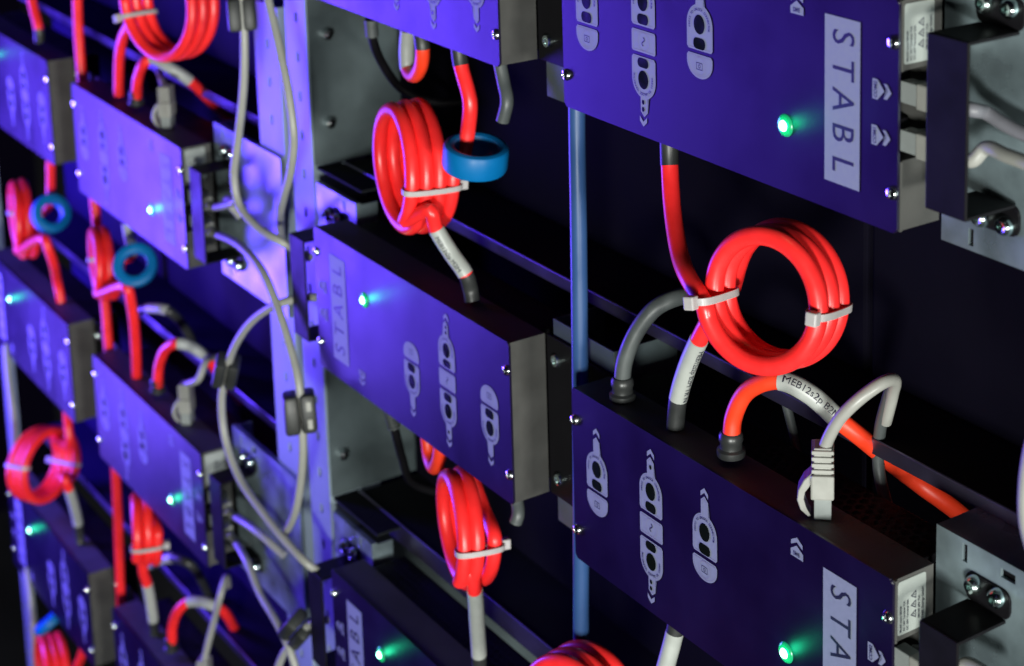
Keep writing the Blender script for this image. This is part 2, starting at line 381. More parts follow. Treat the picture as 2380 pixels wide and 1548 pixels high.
def make_module():
    root = empty('converter_module', (0, 0, 0), None, None)
    MB().prism(rrect(-W/2, W/2, -H/2, H/2, .0025), 0.0, 0.0016, 0.0007).build('front_panel', M['plate'], root)
    # black sheet housing with an open port recess in its right side
    m = MB(); e = 0.0009; x1 = W/2 - e; zt = H/2 - e; zb = -H/2 + e
    v1 = H/2 - 0.0365; v2 = H/2 - 0.0825
    m.box(-W/2 + e, x1 - .022, .0019, .0300, zb, zt); m.box(x1 - .022, x1, .0019, .0300, v1, zt); m.box(x1 - .022, x1, .0019, .0300, zb, v2); m.box(x1 - .022, x1, .0200, .0300, v2, v1)
    h = m.build('housing', M['house'], root)
    MB().prism([(0, 0), (.0013, 0), (.0013, v2 - zb), (0, v2 - zb)], 0, .0014).xform(Matrix.Translation((x1, .0018, zb))).build('rim', M['house'], h)
    MB().prism([(0, 0), (.0013, 0), (.0013, zt - v1), (0, zt - v1)], 0, .0014).xform(Matrix.Translation((x1, .0018, v1))).build('rim', M['house'], h)
    for z, n in ((v1 - .0120, 0), (v1 - .0370, 1)):
        MB().box(x1 - .0215, x1 - .0105, .0045, .0185, z - .0085, z + .0085, .0008).build('port_socket', M['black'], root)
    MB().box(-W/2 + .012, W/2 - .012, .0303, .063, -H/2 + .004, H/2 - .004, .0008).build('rear_housing', M['black'], root)
    # perforated vent sheets on both long sides
    for sgn in (1, -1):
        g = MB(); p = 0.0072; ro, ri = p / math.sqrt(3), p / math.sqrt(3) * 0.74
        nx = 37; 
        for j in range(4):
            for i in range(nx):
                cx = -W/2 + .018 + i * p + (p / 2 if j % 2 else 0); cy = .0345 + j * p * .866
                A = [g.bm.verts.new((cx + ro * math.sin(k * math.pi / 3), cy + ro * math.cos(k * math.pi / 3), sgn * (H/2 - .0010))) for k in range(6)]
                B = [g.bm.verts.new((cx + ri * math.sin(k * math.pi / 3), cy + ri * math.cos(k * math.pi / 3), sgn * (H/2 - .0010))) for k in range(6)]
                for k in range(6): g.bm.faces.new((A[k], A[(k+1) % 6], B[(k+1) % 6], B[k]))
        g.build('vent_grille', M['grille'], root)
    for sx, sv in ((3.2, 21.9), (3.2, 98.8), (296.8, 21.9), (296.8, 98.8)):
        x, z = U(sx, sv)
        s_ = MB().lathe([(0.0012, -0.0012), (0.0016, -0.0022), (0.0030, -0.0018), (0.0038, -0.0004), (0.0038, 0.0)], (x, 0, z), (0, 1, 0), 18).build('screw', M['screw'], root, True)
    # ear that carries the module on the inner side
    ear = MB().box(-W/2 - .036, -W/2 - .0002, .0305, .0325, -H/2 + .001, H/2 - .001, .0004).build('mounting_ear', M['black'], root)
    for v_ in (16.0, 103.6):
        x, z = U(-13.5, v_)
        MB().lathe([(0.0016, -0.0020), (0.0021, -0.0034), (0.0039, -0.0031), (0.0046, -0.0016), (0.0046, 0)], (x, .0305, z), (0, 1, 0), 18).build('screw', M['bolt'], ear, True)
    # name plate
    a, b = U(246.1, 16.3), U(272.8, 104.4)
    n = MB().flat([(a[0], a[1]), (b[0], a[1]), (b[0], b[1]), (a[0], b[1])], YP).build('name_field', M['print'], root)
    m = MB()
    for ch, v_ in zip('STABL', (26.6, 43.0, 59.6, 76.6, 93.6)): flat_text(ch, 259.6, v_, 23.6, -math.pi / 2, y=YL, wfac=0.80, bold=0.0)(m)
    m.build('lettering', M['ink'], n)
    # connector markings
    PT = 'PRESS TO UNLOCK CONNECTOR'
    def low(c, v0, v1_):     # rounded lower field
        w_ = 11.75; p = [(c - w_, v0 + 1.5), (c - w_ + 1.5, v0), (c + w_ - 1.5, v0), (c + w_, v0 + 1.5)]
        k = v0 + 4.5
        p += [(c + w_ * math.cos(t), k + (v1_ - k) * math.sin(t)) for t in [math.pi * i / 16 for i in range(17)]]
        return [U(*q) for q in p]
    def battery(c, v_):
        def f(m):
            x, z = U(c, v_); 
            m.strip(rrect(x - .0029, x + .0029, z - .0021, z + .0021, .0004), rrect(x - .0025, x + .0025, z - .0017, z + .0017, .0003), YL)
            m.strip(circ(x, z, .0011, .0011, 14), circ(x, z, .0007, .0007, 14), YL)
        return f
    def wave(c, v_):
        def f(m):
            x, z = U(c, v_); P = [(x + .0013 * math.sin(2 * math.pi * i / 16 - .0), z + .0027 - .0054 * i / 16) for i in range(17)]
            for (xa, za), (xb, zb) in zip(P, P[1:]):
                t = V((xb - xa, zb - za)).normalized(); nx, nz = -t.y * .0004, t.x * .0004
                m.bm.faces.new([m.bm.verts.new((q[0], YL, q[1])) for q in ((xa + nx, za + nz), (xb + nx, zb + nz), (xb - nx, zb - nz), (xa - nx, za - nz))])
        return f
    sh = [head_shape(140.7, 41.8, 56.6, 18.7), low(140.5, 58.9, 72.9), chevron(140.7, 13.4)]
    marking(root, sh, sh[:2], [circ(*U(140.7, 41.6), .0050, .0056), rrect(U(135.2, 0)[0], U(146.1, 0)[0], U(0, 55.9)[1], U(0, 49.4)[1], .0028)], [(*U(140.4, 65.7), .0054)], [arc_text(PT, 140.7, 41.8, True), battery(140.4, 65.7)])
    sh = [head_shape(27.8, 47.1, 61.9, 24.6), low(27.7, 64.0, 78.6), chevron(27.9, 18.6)]
    marking(root, sh, sh[:2], [circ(*U(27.8, 46.9), .0050, .0056), rrect(U(22.3, 0)[0], U(33.2, 0)[0], U(0, 61.0)[1], U(0, 54.5)[1], .0028)], [(*U(27.6, 71.2), .0054)], [arc_text(PT, 27.8, 47.1, True), battery(27.6, 71.2)])
    sq = rrect(U(74.8, 0)[0], U(98.4, 0)[0], U(0, 68.6)[1], U(0, 55.2)[1], .0015)
    sh = [head_shape(86.6, 38.1, 52.6, 15.1), sq, head_shape(86.4, 84.6, 71.0, 107.4, False), chevron(87.0, 9.6), chevron(85.4, 113.4, False)]
    marking(root, sh, sh[:3], [circ(*U(86.6, 37.9), .0050, .0056), circ(*U(86.2, 84.9), .0050, .0056),
        rrect(U(81.1, 0)[0], U(92.0, 0)[0], U(0, 51.6)[1], U(0, 45.4)[1], .0028), rrect(U(80.7, 0)[0], U(91.6, 0)[0], U(0, 77.6)[1], U(0, 71.9)[1], .0028),
        circ(*U(87.0, 21.6), .0013, .0015, 12), circ(*U(85.8, 98.5), .0013, .0015, 12), circ(*U(85.7, 102.8), .0013, .0015, 12)],
        [(*U(86.6, 61.8), .0058)], [arc_text(PT, 86.6, 38.1, True), arc_text(PT, 86.2, 84.6, False), wave(86.6, 61.8)])
    for (pent, chev, txt, u, v_, ang) in (
        ([(224, 13.5), (229.4, 16.9), (229.4, 20.8), (219.0, 20.8), (219.0, 16.9)], [(224.2, 8.6), (229, 11.6), (229, 14.2), (224.2, 11.4), (219.3, 14.2), (219.3, 11.6)], 'BMS', 224.2, 18.3, math.pi),
        ([(281.9, 42.9), (285.6, 42.9), (290.5, 48.1), (285.6, 53.3), (281.9, 53.3)], [(290.0, 44.2), (292.4, 44.2), (295.6, 48.1), (292.4, 52.0), (290.0, 52.0), (293.0, 48.1)], 'COM2', 284.6, 48.1, math.pi / 2),
        ([(281.5, 66.7), (285.2, 66.7), (290.1, 71.8), (285.2, 77.0), (281.5, 77.0)], [(289.5, 67.9), (291.9, 67.9), (295.1, 71.8), (291.9, 75.7), (289.5, 75.7), (292.5, 71.8)], 'COM1', 284.2, 71.8, math.pi / 2)):
        m = MB(); m.flat([U(*p) for p in pent], YP); m.flat([U(*p) for p in chev], YP)
        o = m.build('port_marking', M['print'], root, tri=True)
        m = MB(); flat_text(txt, u, v_, 3.4, ang, bold=0.06, wfac=0.9)(m); m.build('lettering', M['ink'], o)
    # status lamp
    x, z = U(214.4, 83.0)
    l = MB().lathe([(0.0046, -0.0014), (0.0058, -0.0007), (0.0062, 0.0)], (x, 0, z), (0, 1, 0), 28).build('indicator_light', M['led'], root, True)
    MB().lathe([(0.0008, -0.0034), (0.0020, -0.0028), (0.0028, -0.0020), (0.0030, -0.0015)], (x, 0, z), (0, 1, 0), 24).build('lamp_core', M['core'], l, True)
    g = bpy.data.lights.new('indicator_glow', 'POINT'); g.color = (0.0, 1.0, 0.42); g.energy = 0.008; g.shadow_soft_size = 0.003
    go = bpy.data.objects.new('indicator_glow', g); COL.objects.link(go); go.parent = l; go.location = (x, -0.0075, z)
    # rating label on the right side
    xs = W/2 - e + .0004
    def S_(y, v_): return V((xs, y, H/2 - v_))
    lab = MB(); pts = rrect(.0042, .0243, .0030, .0335, .0016)
    lab.bm.faces.new([lab.bm.verts.new(S_(y, v_)) for y, v_ in pts]); lab = lab.build('rating_label', M['label'], root, tri=True)
    m = MB()
    def st(txt, y, v_, size):
        m.text(txt, size, lambda tx, ty: V((xs + .0002, y + ty * -1 * -1, H/2 - v_ + tx)), align='LEFT', bold=size * 0.02)
    # lines run upward along the side, letters' tops point to the front panel
    def ln(txt, y, v_, size): m.text(txt, size, lambda tx, ty: V((xs + .0002, y - ty, H/2 - v_ + tx)), align='LEFT', bold=size * 0.015)
    ln('STABL Energy GmbH', .0220, .0300, .0022); ln('SM100 60V 75A', .0193, .0280, .0020)
    ln('Model name SM100', .0063, .0320, .0019); ln('AC 24V Terminal 75A', .0088, .0320, .0019); ln('DC 60V Terminal 50A', .0112, .0320, .0019)
    for v_ in (.0135, .0190, .0245):
        T = [(.0134, v_ + .0022), (.0172, v_), (.0134, v_ - .0022)]
        T = [(.0172, v_ + .0024), (.0172, v_ - .0024), (.0132, v_)]
        I = inset(T, .0005)
        a = [m.bm.verts.new((xs + .0002, y, H/2 - q)) for y, q in T]; b = [m.bm.verts.new((xs + .0002, y, H/2 - q)) for y, q in I]
        for i in range(3): m.bm.faces.new((a[i], a[(i+1) % 3], b[(i+1) % 3], b[i]))
        m.bm.faces.new([m.bm.verts.new((xs + .0002, y, H/2 - q)) for y, q in ((.0163, v_ + .0003), (.0163, v_ - .0004), (.0148, v_))])
    m.build('lettering', M['ink'], lab)
    return root
MOD_LABEL = {
    'R0': 'upper right dark blue module reading STABL downward, its lower edge above the big red coil',
    'R1': 'lower right module with cables plugged into its top, below the big red coil',
    'M0': 'violet module cut off by the top border, above the coil with a blue ring',
    'M1': 'module in the middle with STABL lettering running upward, below the blue ring',
    'M2': 'module at the bottom border left of centre, below the narrow red coil',
    'L1': 'brightest lilac module at upper left with a lit green lamp',
    'L2': 'violet module at left, under the coil whose blue ring faces the camera',
    'L3': 'lowest module in the second column from the left border',
    'F1': 'lilac module cut by the left border, topmost in its column',
    'F2': 'greyish module at the left border between two red coils',
    'F3': 'greyish module at the lower left border, below the round red coil'}
proto = make_module()
modules = {}
for i, k in enumerate(MODS):
    o = proto if i == 0 else copy_tree(proto)
    o.location = mod_center(k); o.rotation_euler = (0, math.pi if MODS[k][2] else 0, 0)
    tag(o, MOD_LABEL[k], 'power module', 'power converter modules in the rack'); modules[k] = o
def loc(k, u, v, d):
    """world point from module millimetres (as printed on an upright module)"""
    x, z, r = MODS[k]
    if r: u, v = W / mm - u, H / mm - v
    return V((x + u * mm, d, z - v * mm))

# galvanised brackets on the outer side, guards bolted on them
def bracket_mesh(wid, root):
    x0 = W/2 - .005; x1 = W/2 + wid; zt = H/2 + .018; zb = -H/2 - .012
    xs = [x0, x0 + .019, x0 + .0225, x0 + .046, x0 + .056, x1] if wid > .06 else [x0, x0 + .019, x0 + .0225, x1]
    zs = sorted([zb, zb + .0025, zb + .0115, zt - .0125, zt - .0095, zt - .0045, zt - .0025, zt])
    holes = set()
    for j in range(len(zs) - 1):
        zc = (zs[j] + zs[j + 1]) / 2
        if zt - .0125 < zc < zt - .0025 or zb + .0025 < zc < zb + .0115: holes.add((1, j))
        if wid > .06 and zt - .0095 < zc < zt - .0045: holes.add((3, j))
    m = MB().grid(xs, zs, .0360, .0378, holes)
    p = m.build('face_plate', M['zinc'], root)
    MB().box(x0 + .003, min(x1 - .001, x0 + .064), .0392, .0400, zb + .003, zt - .003).build('slot_shade', M['black'], root)  # added black sheet standing in for the shade seen through the slots
    dp = .075 if wid == .14 else .041
    for bx in ((x0, x1, .0378, dp, zt - .0018, zt), (x0, x1, .0378, dp, zb, zb + .0018), (x0, x0 + .0018, .0378, .07 if wid == .14 else .056, zb + .0018, zt - .0018)): MB().box(*bx, .0003).build('folded_edge', M['zinc'], root)
def make_bracket(wid):
    r = empty('mounting_bracket', (0, 0, 0), None, None); bracket_mesh(wid, r); return r
BR = {.14: make_bracket(.14), .068: make_bracket(.068), .142: make_bracket(.142)}
BR_LABEL = {
    'R0': 'galvanised bracket behind the black guard at the upper right corner',
    'R1': 'galvanised bracket with a folded top at the lower right corner',
    'M0': 'short galvanised bracket at the top border beside the upright', 'M1': 'violet lit bracket left of the middle module with slots and bolts',
    'M2': 'dim violet bracket at the left end of the bottom centre module',
    'L1': 'violet lit bracket behind the upper hanging grey cable', 'L2': 'violet lit bracket behind the two black cable clamps',
    'L3': 'violet lit bracket near the bottom border right of the lowest left module'}
used = set()
for k, lab in BR_LABEL.items():
    wid = {'R': .14, 'M': .068, 'L': .142}[k[0]]
    o = BR[wid] if wid not in used else copy_tree(BR[wid]); used.add(wid)
    o.location = mod_center(k); o.rotation_euler = (0, math.pi if MODS[k][2] else 0, 0); tag(o, lab, 'bracket', 'galvanised module brackets')
def make_guard():
    r = empty('cable_guard', (0, 0, 0), None, None)
    x0, x1 = W/2 + .0200, W/2 + .0470; zt = H/2 - .0124; zb = -H/2 + .0193; t = .0018
    MB().box(x0, x1, -.0005, -.0005 + t, zb, zt, .0006).build('web', M['black'], r)
    MB().box(x0, x1, t - .0005, .0342, zt - t, zt, .0004).build('arm', M['black'], r)
    MB().box(x0, x1, t - .0005, .0342, zb, zb + t, .0004).build('arm', M['black'], r)
    for sg, z in ((1, zt), (-1, zb)):
        zc = z + sg * .0075
        MB().prism(rrect(x0 - .002, x1 + .002, zc - .0080, zc + .0080, .005), .0342, .0358, .0003).build('tab', M['black'], r)
        for dx in (.0055, .0215):
            b = MB().lathe([(0.0018, -0.0012), (0.0020, -0.0050), (0.0034, -0.0054), (0.0046, -0.0040), (0.0052, -0.0012), (0.0052, 0)], (x0 + dx, .0342, zc + sg * .0028), (0, 1, 0), 24).build('bolt', M['bolt'], r, True)
    return r
GL = {'R0': 'black U shaped guard standing in front of the upper right bracket', 'R1': 'black U shaped guard at the lower right corner beside the white label',
      'M1': 'tall black guard left of the middle module, beside the upward lettering', 'M2': 'black guard at the left end of the bottom centre module',
      'L1': 'dark violet guard right of the brightest lilac module', 'L2': 'dark guard right of the violet module under the two clamps',
      'M0': 'black guard at the left end of the module cut by the top border'}
g0 = make_guard(); first = True
for k, lab in GL.items():
    o = g0 if first else copy_tree(g0); first = False
    o.location = mod_center(k); o.rotation_euler = (0, math.pi if MODS[k][2] else 0, 0); tag(o, lab, 'cable guard', 'black guards in front of the cable ports')
# open channel brackets between the middle and right columns
for zt, lab in ((-0.2960, 'grey open channel bracket behind the blue hose, left of the lower right module'), (0.012, 'grey channel bracket between the two upper modules'),):
    m = MB(); a, b = -0.0735, -0.0005
    m.box(a, b, .0340, .0356, zt - .150, zt, .0003); m.box(a, a + .0016, .0356, .076, zt - .150, zt, .0003); m.box(b - .0016, b, .0356, .086, zt - .150, zt, .0003)
    tag(m.build('channel_bracket', M['wall']), lab, 'bracket')

# ------------------------------------------------------------------ cables
R_RED, R_NET = 0.0054, 0.0036
def cam_side(p, t):
    c = (CAM - p); c = (c - t * c.dot(t)).normalized(); return c, t.cross(c)
def path_text(m, pts, r, txt, size, s0, off=0.0, flip=False):
    L = [0.0]
    for a, b in zip(pts, pts[1:]): L.append(L[-1] + (b - a).length)
    def pl(tx, ty):
        s = s0 + tx if not flip else s0 - tx
        s = min(max(s, 0), L[-1] - 1e-6); i = max(j for j in range(len(L)) if L[j] <= s); i = min(i, len(pts) - 2)
        f = (s - L[i]) / max(L[i + 1] - L[i], 1e-9); p = pts[i].lerp(pts[i + 1], f); t = (pts[i + 1] - pts[i]).normalized()
        c, b = cam_side(p, t)
        if flip: b = -b
        up = -b
        a = (ty + off) / r
        return p + (c * math.cos(a) - b * math.sin(a)) * (r + .00022)
    q = MB(); q.text(txt, size, lambda x, y: V((x, y, 0)), align='LEFT')
    bmesh.ops.triangulate(q.bm, faces=q.bm.faces[:])
    bmesh.ops.subdivide_edges(q.bm, edges=[e for e in q.bm.edges if e.calc_length() > size * .18], cuts=3)
    mp = {v_: m.bm.verts.new(pl(v_.co.x, v_.co.y)) for v_ in q.bm.verts}
    for f_ in q.bm.faces: m.bm.faces.new([mp[v_] for v_ in f_.verts])
    q.bm.free()
def cable(name, label, cat, ctrl, r, m, group=None, sleeves=(), shrinks=(), n=10, texts=None, plugs=()):
    """one cable; sleeves / shrinks are (first control, last control) ranges that carry a tube of their own"""
    pts, idx = smooth_path(ctrl, n)
    o = MB().tube(pts, r, 16).build(name, m, smooth=True); tag(o, label, cat, group)
    for a, b in sleeves:
        seg = pts[idx[a]:idx[b] + 1]
        sl = MB().tube(seg, r * 1.09, 18).build('label_sleeve', M['sleeve'], o, smooth=True)
        if texts:
            t = MB(); path_text(t, seg, r * 1.09, *texts); t.build('lettering', M['ink'], sl)
    for a, b in shrinks:
        MB().tube(pts[idx[a]:idx[b] + 1], r * 1.05, 16).build('heat_shrink', M['shrink'], o, smooth=True)
    return o, pts, idx
def gland(parent, p, axis=(0, 0, 1), s=1.0):
    MB().lathe([(.0082 * s, 0), (.0086 * s, .0015), (.0086 * s, .004), (.0068 * s, .0052), (.0066 * s, .0085), (.0074 * s, .0100), (.0072 * s, .0135), (.0060 * s, .0150)], p, axis, 20).build('cable_gland', M['shrink'], parent, smooth=True)

class Coil:
    def __init__(s, c, axis, R, spacing, loose=.0013):
        s.c = V(c); s.ax = V(axis).normalized(); s.R = R; s.loose = loose; s.sp = spacing
        up = V((0, 0, 1)); s.u = (up - s.ax * up.dot(s.ax)).normalized(); s.v = s.ax.cross(s.u)
    def pt(s, ang, h, R=None):
        return s.c + (s.u * math.cos(ang) + s.v * math.sin(ang)) * (R or s.R) + s.ax * h
    def ang_at(s, px, py, h=0.0):
        return min((i * math.pi / 90 for i in range(180)), key=lambda a: (V(px_of(s.pt(a, h))) - V((px, py))).length)
    def path(s, a0, total, d, from_back, step=12):
        """helix from angle a0 (degrees: 0 top, 90 left, 180 bottom, 270 right) through total degrees; axis points to the viewer's side"""
        k = int(total / step); h0 = -s.sp * (total / 360) / 2; h1 = -h0
        if not from_back: h0, h1 = h1, h0
        s.track = []; out = []
        for i in range(k + 1):
            f = i / k; a = math.radians(a0 + d * total * f)
            R_ = s.R + s.loose * (1.2 * noise.noise(V((a * .35, s.R * 90, s.c.x * 7))) + .35 * math.sin(a * 1.7 + s.c.z * 30))
            h = h0 + (h1 - h0) * f + s.loose * 1.3 * noise.noise(V((a * .4, s.c.x * 9, 3)))
            s.track.append((a, R_, h)); out.append(s.pt(a, h, R_))
        return out
    def strands(s, ang):
        w = [(r, h) for a, r, h in s.track if abs((a - ang + math.pi) % (2 * math.pi) - math.pi) < .13]
        return w or [(s.R, 0)]
TIES = []
def tie(coil, px, py, label, head=+1, wid=.0040):
    """cable tie round the strands of a coil where it is seen at px,py"""
    a = coil.ang_at(px, py); w_ = coil.strands(a); rs = [q[0] for q in w_]; hs = [q[1] for q in w_]
    c = coil.pt(a, (min(hs) + max(hs)) / 2, (min(rs) + max(rs)) / 2)
    rad = (coil.u * math.cos(a) + coil.v * math.sin(a)); tan = coil.ax.cross(rad)
    hw = (max(hs) - min(hs)) / 2 + R_RED + .0007; hr = (max(rs) - min(rs)) / 2 + R_RED + .0007
    loop = [(hr * math.cos(t) * 1.0, hw * math.sin(t)) for t in [2 * math.pi * i / 40 for i in range(40)]]
    def sup(x, y):  # squarish oval
        k = (abs(x / hr) ** 3.2 + abs(y / hw) ** 3.2) ** (1 / 3.2); return x / k, y / k
    m = MB(); rings = []
    for x, y in loop:
        x, y = sup(x, y); nrm = (rad * x / hr + coil.ax * y / hw * .6).normalized()
        q = c + rad * x + coil.ax * y
        rings.append([m.bm.verts.new(q + tan * e * wid / 2 + nrm * o_) for e, o_ in ((-1, 0), (1, 0), (1, .0011), (-1, .0011))])
    for i in range(40):
        A, B = rings[i], rings[(i + 1) % 40]
        for k in range(4): m.bm.faces.new((A[k], A[(k+1) % 4], B[(k+1) % 4], B[k]))
    o = m.build('cable_tie', M['tie'], smooth=True); tag(o, label, 'cable tie', 'clear cable ties round the red coils')
    if not head: return
    hp = c + rad * hr * .35 * (1 if head > 0 else -1) + coil.ax * (hw + .0030) * (1 if abs(head) == 1 else -1)
    b = MB().box(-.0034, .0034, -.0038, .0038, -.0030, .0030, .0009)
    b.xform(Matrix.Translation(hp) @ Matrix((rad, tan, coil.ax)).transposed().to_4x4()); b.build('head', M['tie'], o)
def ring(px, py, d, axis, label, Ro=.0225, Ri=.0128, h=.0190):
    b = .0035
    prof = [(Ri, -h/2 + b), (Ri + b * .3, -h/2 + b * .3), (Ri + b, -h/2), (Ro - b, -h/2), (Ro - b * .3, -h/2 + b * .3), (Ro, -h/2 + b),
            (Ro, h/2 - b), (Ro - b * .3, h/2 - b * .3), (Ro - b, h/2), (Ri + b, h/2), (Ri + b * .3, h/2 - b * .3), (Ri, h/2 - b)]
    o = MB().lathe(prof, at(px, py, d), axis, 36, close=True).build('ferrite_ring', M['blue'], smooth=True)
    tag(o, label, 'ferrite ring', 'blue rings on the red cables')
def A(*l): return [at(*p) for p in l]
GR = 'red power cables coiled between the modules'

def build_coil(coil, lead_in, a_in, total, lead_out, direction, from_back, label, sleeves_from_end=None, shr_in=1, name='red_power_cable', texts=None, sl_in=None, n=6):
    hx = coil.path(a_in, total, direction, from_back)
    ctrl = lead_in + hx + lead_out; N = len(ctrl)
    sl = []; sh = []
    if sleeves_from_end: sl.append((N - 1 - sleeves_from_end[0], N - 1 - sleeves_from_end[1]))
    if sleeves_from_end: sh.append((N - 1 - sleeves_from_end[1], N - 1))
    if sl_in: sl.append(sl_in)
    if shr_in: sh.append((0, shr_in))
    return cable(name, label, 'power cable', ctrl, R_RED, M['red'], GR, sl, sh, n=n, texts=texts)
# right column, upper coil
c = Coil(at(1797, 690, .004), (.30, -.93, .13), .0352, .0114, .0010)
build_coil(c, A((1554, 300, .019), (1556, 384, .017), (1562, 480, .010), (1579, 590, -.006), (1602, 650, -.018)), 104, 1046,
           A((1692, 690, .0165), (1650, 742, .0185), (1624, 790, .0185), (1598, 850, .0185), (1576, 926, .018), (1570, 985, .018), (1568, 1015, .018)), +1, False,
           'thick red cable wound in three loops above the lower right module', (4, 2), 1, texts=('MEB12s2p B2M TR N', .0050, .004, .005))
tie(c, 1645, 690, 'clear cable tie on the left side of the big right coil', 1); tie(c, 1925, 725, 'clear cable tie on the right side of the big right coil', 1)

# middle column coil with blue ring
c = Coil(at(957, 386, .012), (-.16, -.98, .04), .0440, .0102, .0012)
build_coil(c, A((1064, 100, .018), (1071, 152, .018), (1092, 235, .018), (1088, 300, .018), (1080, 350, .017), (1070, 385, .020)), 284, 1138,
           A((1000, 490, -.004), (1014, 532, .001), (1046, 585, .008), (1082, 637, .014), (1093, 672, .018), (1098, 700, .018)), -1, True,
           'red coiled cable with blue ring above the middle module', (4, 2), 1, texts=('MEB12s2p M2M', .0048, .004, -.0028))
tie(c, 1030, 438, 'clear cable tie on the strands below the blue ring', -2)
ring(1105, 364, .0165, (.20, .02, 1), 'bright blue ring on the red cable in the upper middle', .0232, .0150)

# narrow coil under the middle module
c = Coil(at(1078, 1228, .010), (-.27, -.96, .02), .0390, .0110, .0019)
build_coil(c, A((1090, 1080, .020), (1100, 1118, .020), (1122, 1180, .021)), 285, 775,
           A((1092, 1330, -.004), (1103, 1372, .002), (1108, 1440, .010), (1113, 1521, .017), (1113, 1560, .018), (1113, 1600, .018)), -1, True,
           'narrow red coiled cable hanging between the middle and bottom modules', (4, 2), 0)
tie(c, 1125, 1278, 'clear cable tie on the narrow red coil', -2)

# coil cut by the bottom border
c = Coil(at(1352, 1652, .004), (.30, -.94, .10), .0380, .0124)
build_coil(c, A((1575, 1430, .018), (1568, 1468, .017), (1547, 1548, .012), (1520, 1640, .004), (1480, 1740, -.004)), 215, 1100, A((1240, 1790, .01), (1235, 1850, .015)), +1, False,
           'red coil cut by the bottom border right of centre', None, 1, sl_in=(1, 3))

# left columns
c = Coil(at(398, 8, .006), (.24, -.96, .05), .0480, .0118)
build_coil(c, A((262, -160, .015), (272, -90, .005), (285, -40, -.004)), 82, 1060, A((297, 62, .018), (285, 90, .018), (278, 130, .018), (276, 196, .018), (276, 222, .018)), +1, False,
           'large loose red coil at the top left', None, 0)
tie(c, 312, 38, 'clear cable tie on the large loose coil at the top', 1)
def left_coil(cx, cy, ax, R_, lead_in, lead_out, label, sl, ring_=None, sl_in=None, a_in=288, tot=775, loose=.0016):
    c = Coil(at(cx, cy, .008), ax, R_, .0103, loose)
    build_coil(c, A(*lead_in), a_in, tot, A(*lead_out), -1, True, label, sl, 0, sl_in=sl_in)
    return c
c = left_coil(240, 612, (-.16, -.98, .04), .0350, ((296, 520, .020), (301, 552, .020), (308, 590, .020)), ((296, 668, -.006), (305, 705, -.002), (312, 755, .004), (317, 845, .014), (318, 880, .018)),
           'red coil with blue ring facing the camera, left side', None, sl_in=(0, 2))
tie(c, 200, 604, 'clear cable tie on the coil whose blue ring faces the camera', 0)
ring(315, 616, .004, CAM - at(315, 616, .004) + V((-.5, -.1, .3)), 'blue ring facing the camera at left under the lilac module', .0225, .0118, .012)
c = left_coil(52, 508, (-.16, -.98, .04), .0430, ((118, 372, .020), (118, 440, .020), (112, 480, .020)), ((104, 556, -.006), (113, 580, -.004), (124, 610, .002), (133, 655, .016), (140, 690, .018), (142, 705, .018)),
           'red coil with a blue ring at the left border', None)
tie(c, 22, 494, 'clear cable tie on the coil at the left border', 0)
ring(118, 497, .010, CAM - at(118, 497, .006) + V((.3, .9, .5)), 'blue ring on the cable nearest to the left border', .0225, .0120, .016)
c = left_coil(98, 1078, (.86, .46, .04), .0410, ((156, 930, .020), (158, 985, .020), (163, 1030, .020)), ((150, 1112, -.008), (160, 1136, -.004), (172, 1175, .006), (181, 1216, .016), (184, 1245, .018), (186, 1262, .018)),
           'round red coil above the lower left greyish module', (4, 2), tot=1140)
tie(c, 152, 1076, 'clear cable tie with its head on the right of the round left coil', -2); tie(c, 46, 1084, 'clear cable tie on the left part of the round left coil', 0)
c = left_coil(338, 1228, (-.30, -.95, .02), .0340, ((318, 1110, .022), (330, 1150, .022)), ((326, 1290, -.006), (334, 1332, .000), (342, 1356, .005), (356, 1440, .015), (358, 1470, .018), (359, 1490, .018)),
           'small red coil with drooping tie above the lowest left module', (3, 2), loose=.0022, tot=770)
tie(c, 345, 1270, 'clear cable tie across the small red coil at lower left', 2)
c = left_coil(128, 1560, (-.10, -.98, .04), .0430, ((190, 1430, .020), (195, 1500, .020)), ((205, 1640, .01), (210, 1700, .018)), 'magenta lit red coil cut by the bottom left border', None, tot=1100)
ring(117, 1444, .004, (.48, .415, -.77), 'violet lit blue ring above the coil at the bottom left', .0215, .012, .0125)

# battery cables leaving the module tops: red, bent over, white printed sleeve
def battery_cable(g, pts, sl, label, texts=None, mat_='orange'):
    o, p, i = cable('battery_cable', label, 'power cable', A(*pts), R_RED, M[mat_], 'red cables bent over behind the modules', [sl], [(0, 1)], texts=texts)
    gland(o, p[0] + V((0, 0, .001)))
    return o
battery_cable(0, [(1699, 1062, .018), (1700, 1012, .018), (1706, 965, .019), (1738, 908, .022), (1812, 884, .030), (1880, 915, .040), (1948, 975, .052), (2005, 1020, .064), (2075, 1078, .084), (2140, 1128, .104), (2230, 1195, .118), (2330, 1300, .119)], (4, 6),
              'orange red cable with white sleeve reading MEB12s2p arching over the lower right module', ('MEB12s2p B2M TR P', .0056, .0026, .0010))
battery_cable(1, [(318, 244, .018), (318, 228, .018), (320, 185, .018), (335, 148, .02), (352, 136, .026), (395, 158, .038), (441, 188, .055), (490, 235, .08), (540, 285, .11)], (4, 6), 'red cable with white sleeve arching over the lilac module at top left', mat_='red')
battery_cable(2, [(368, 912, .018), (368, 898, .018), (369, 855, .018), (385, 812, .02), (414, 798, .026), (445, 806, .038), (474, 826, .05), (520, 880, .08), (560, 930, .11)], (4, 6), 'red cable with white sleeve arching beside the upper black clamp', mat_='red')
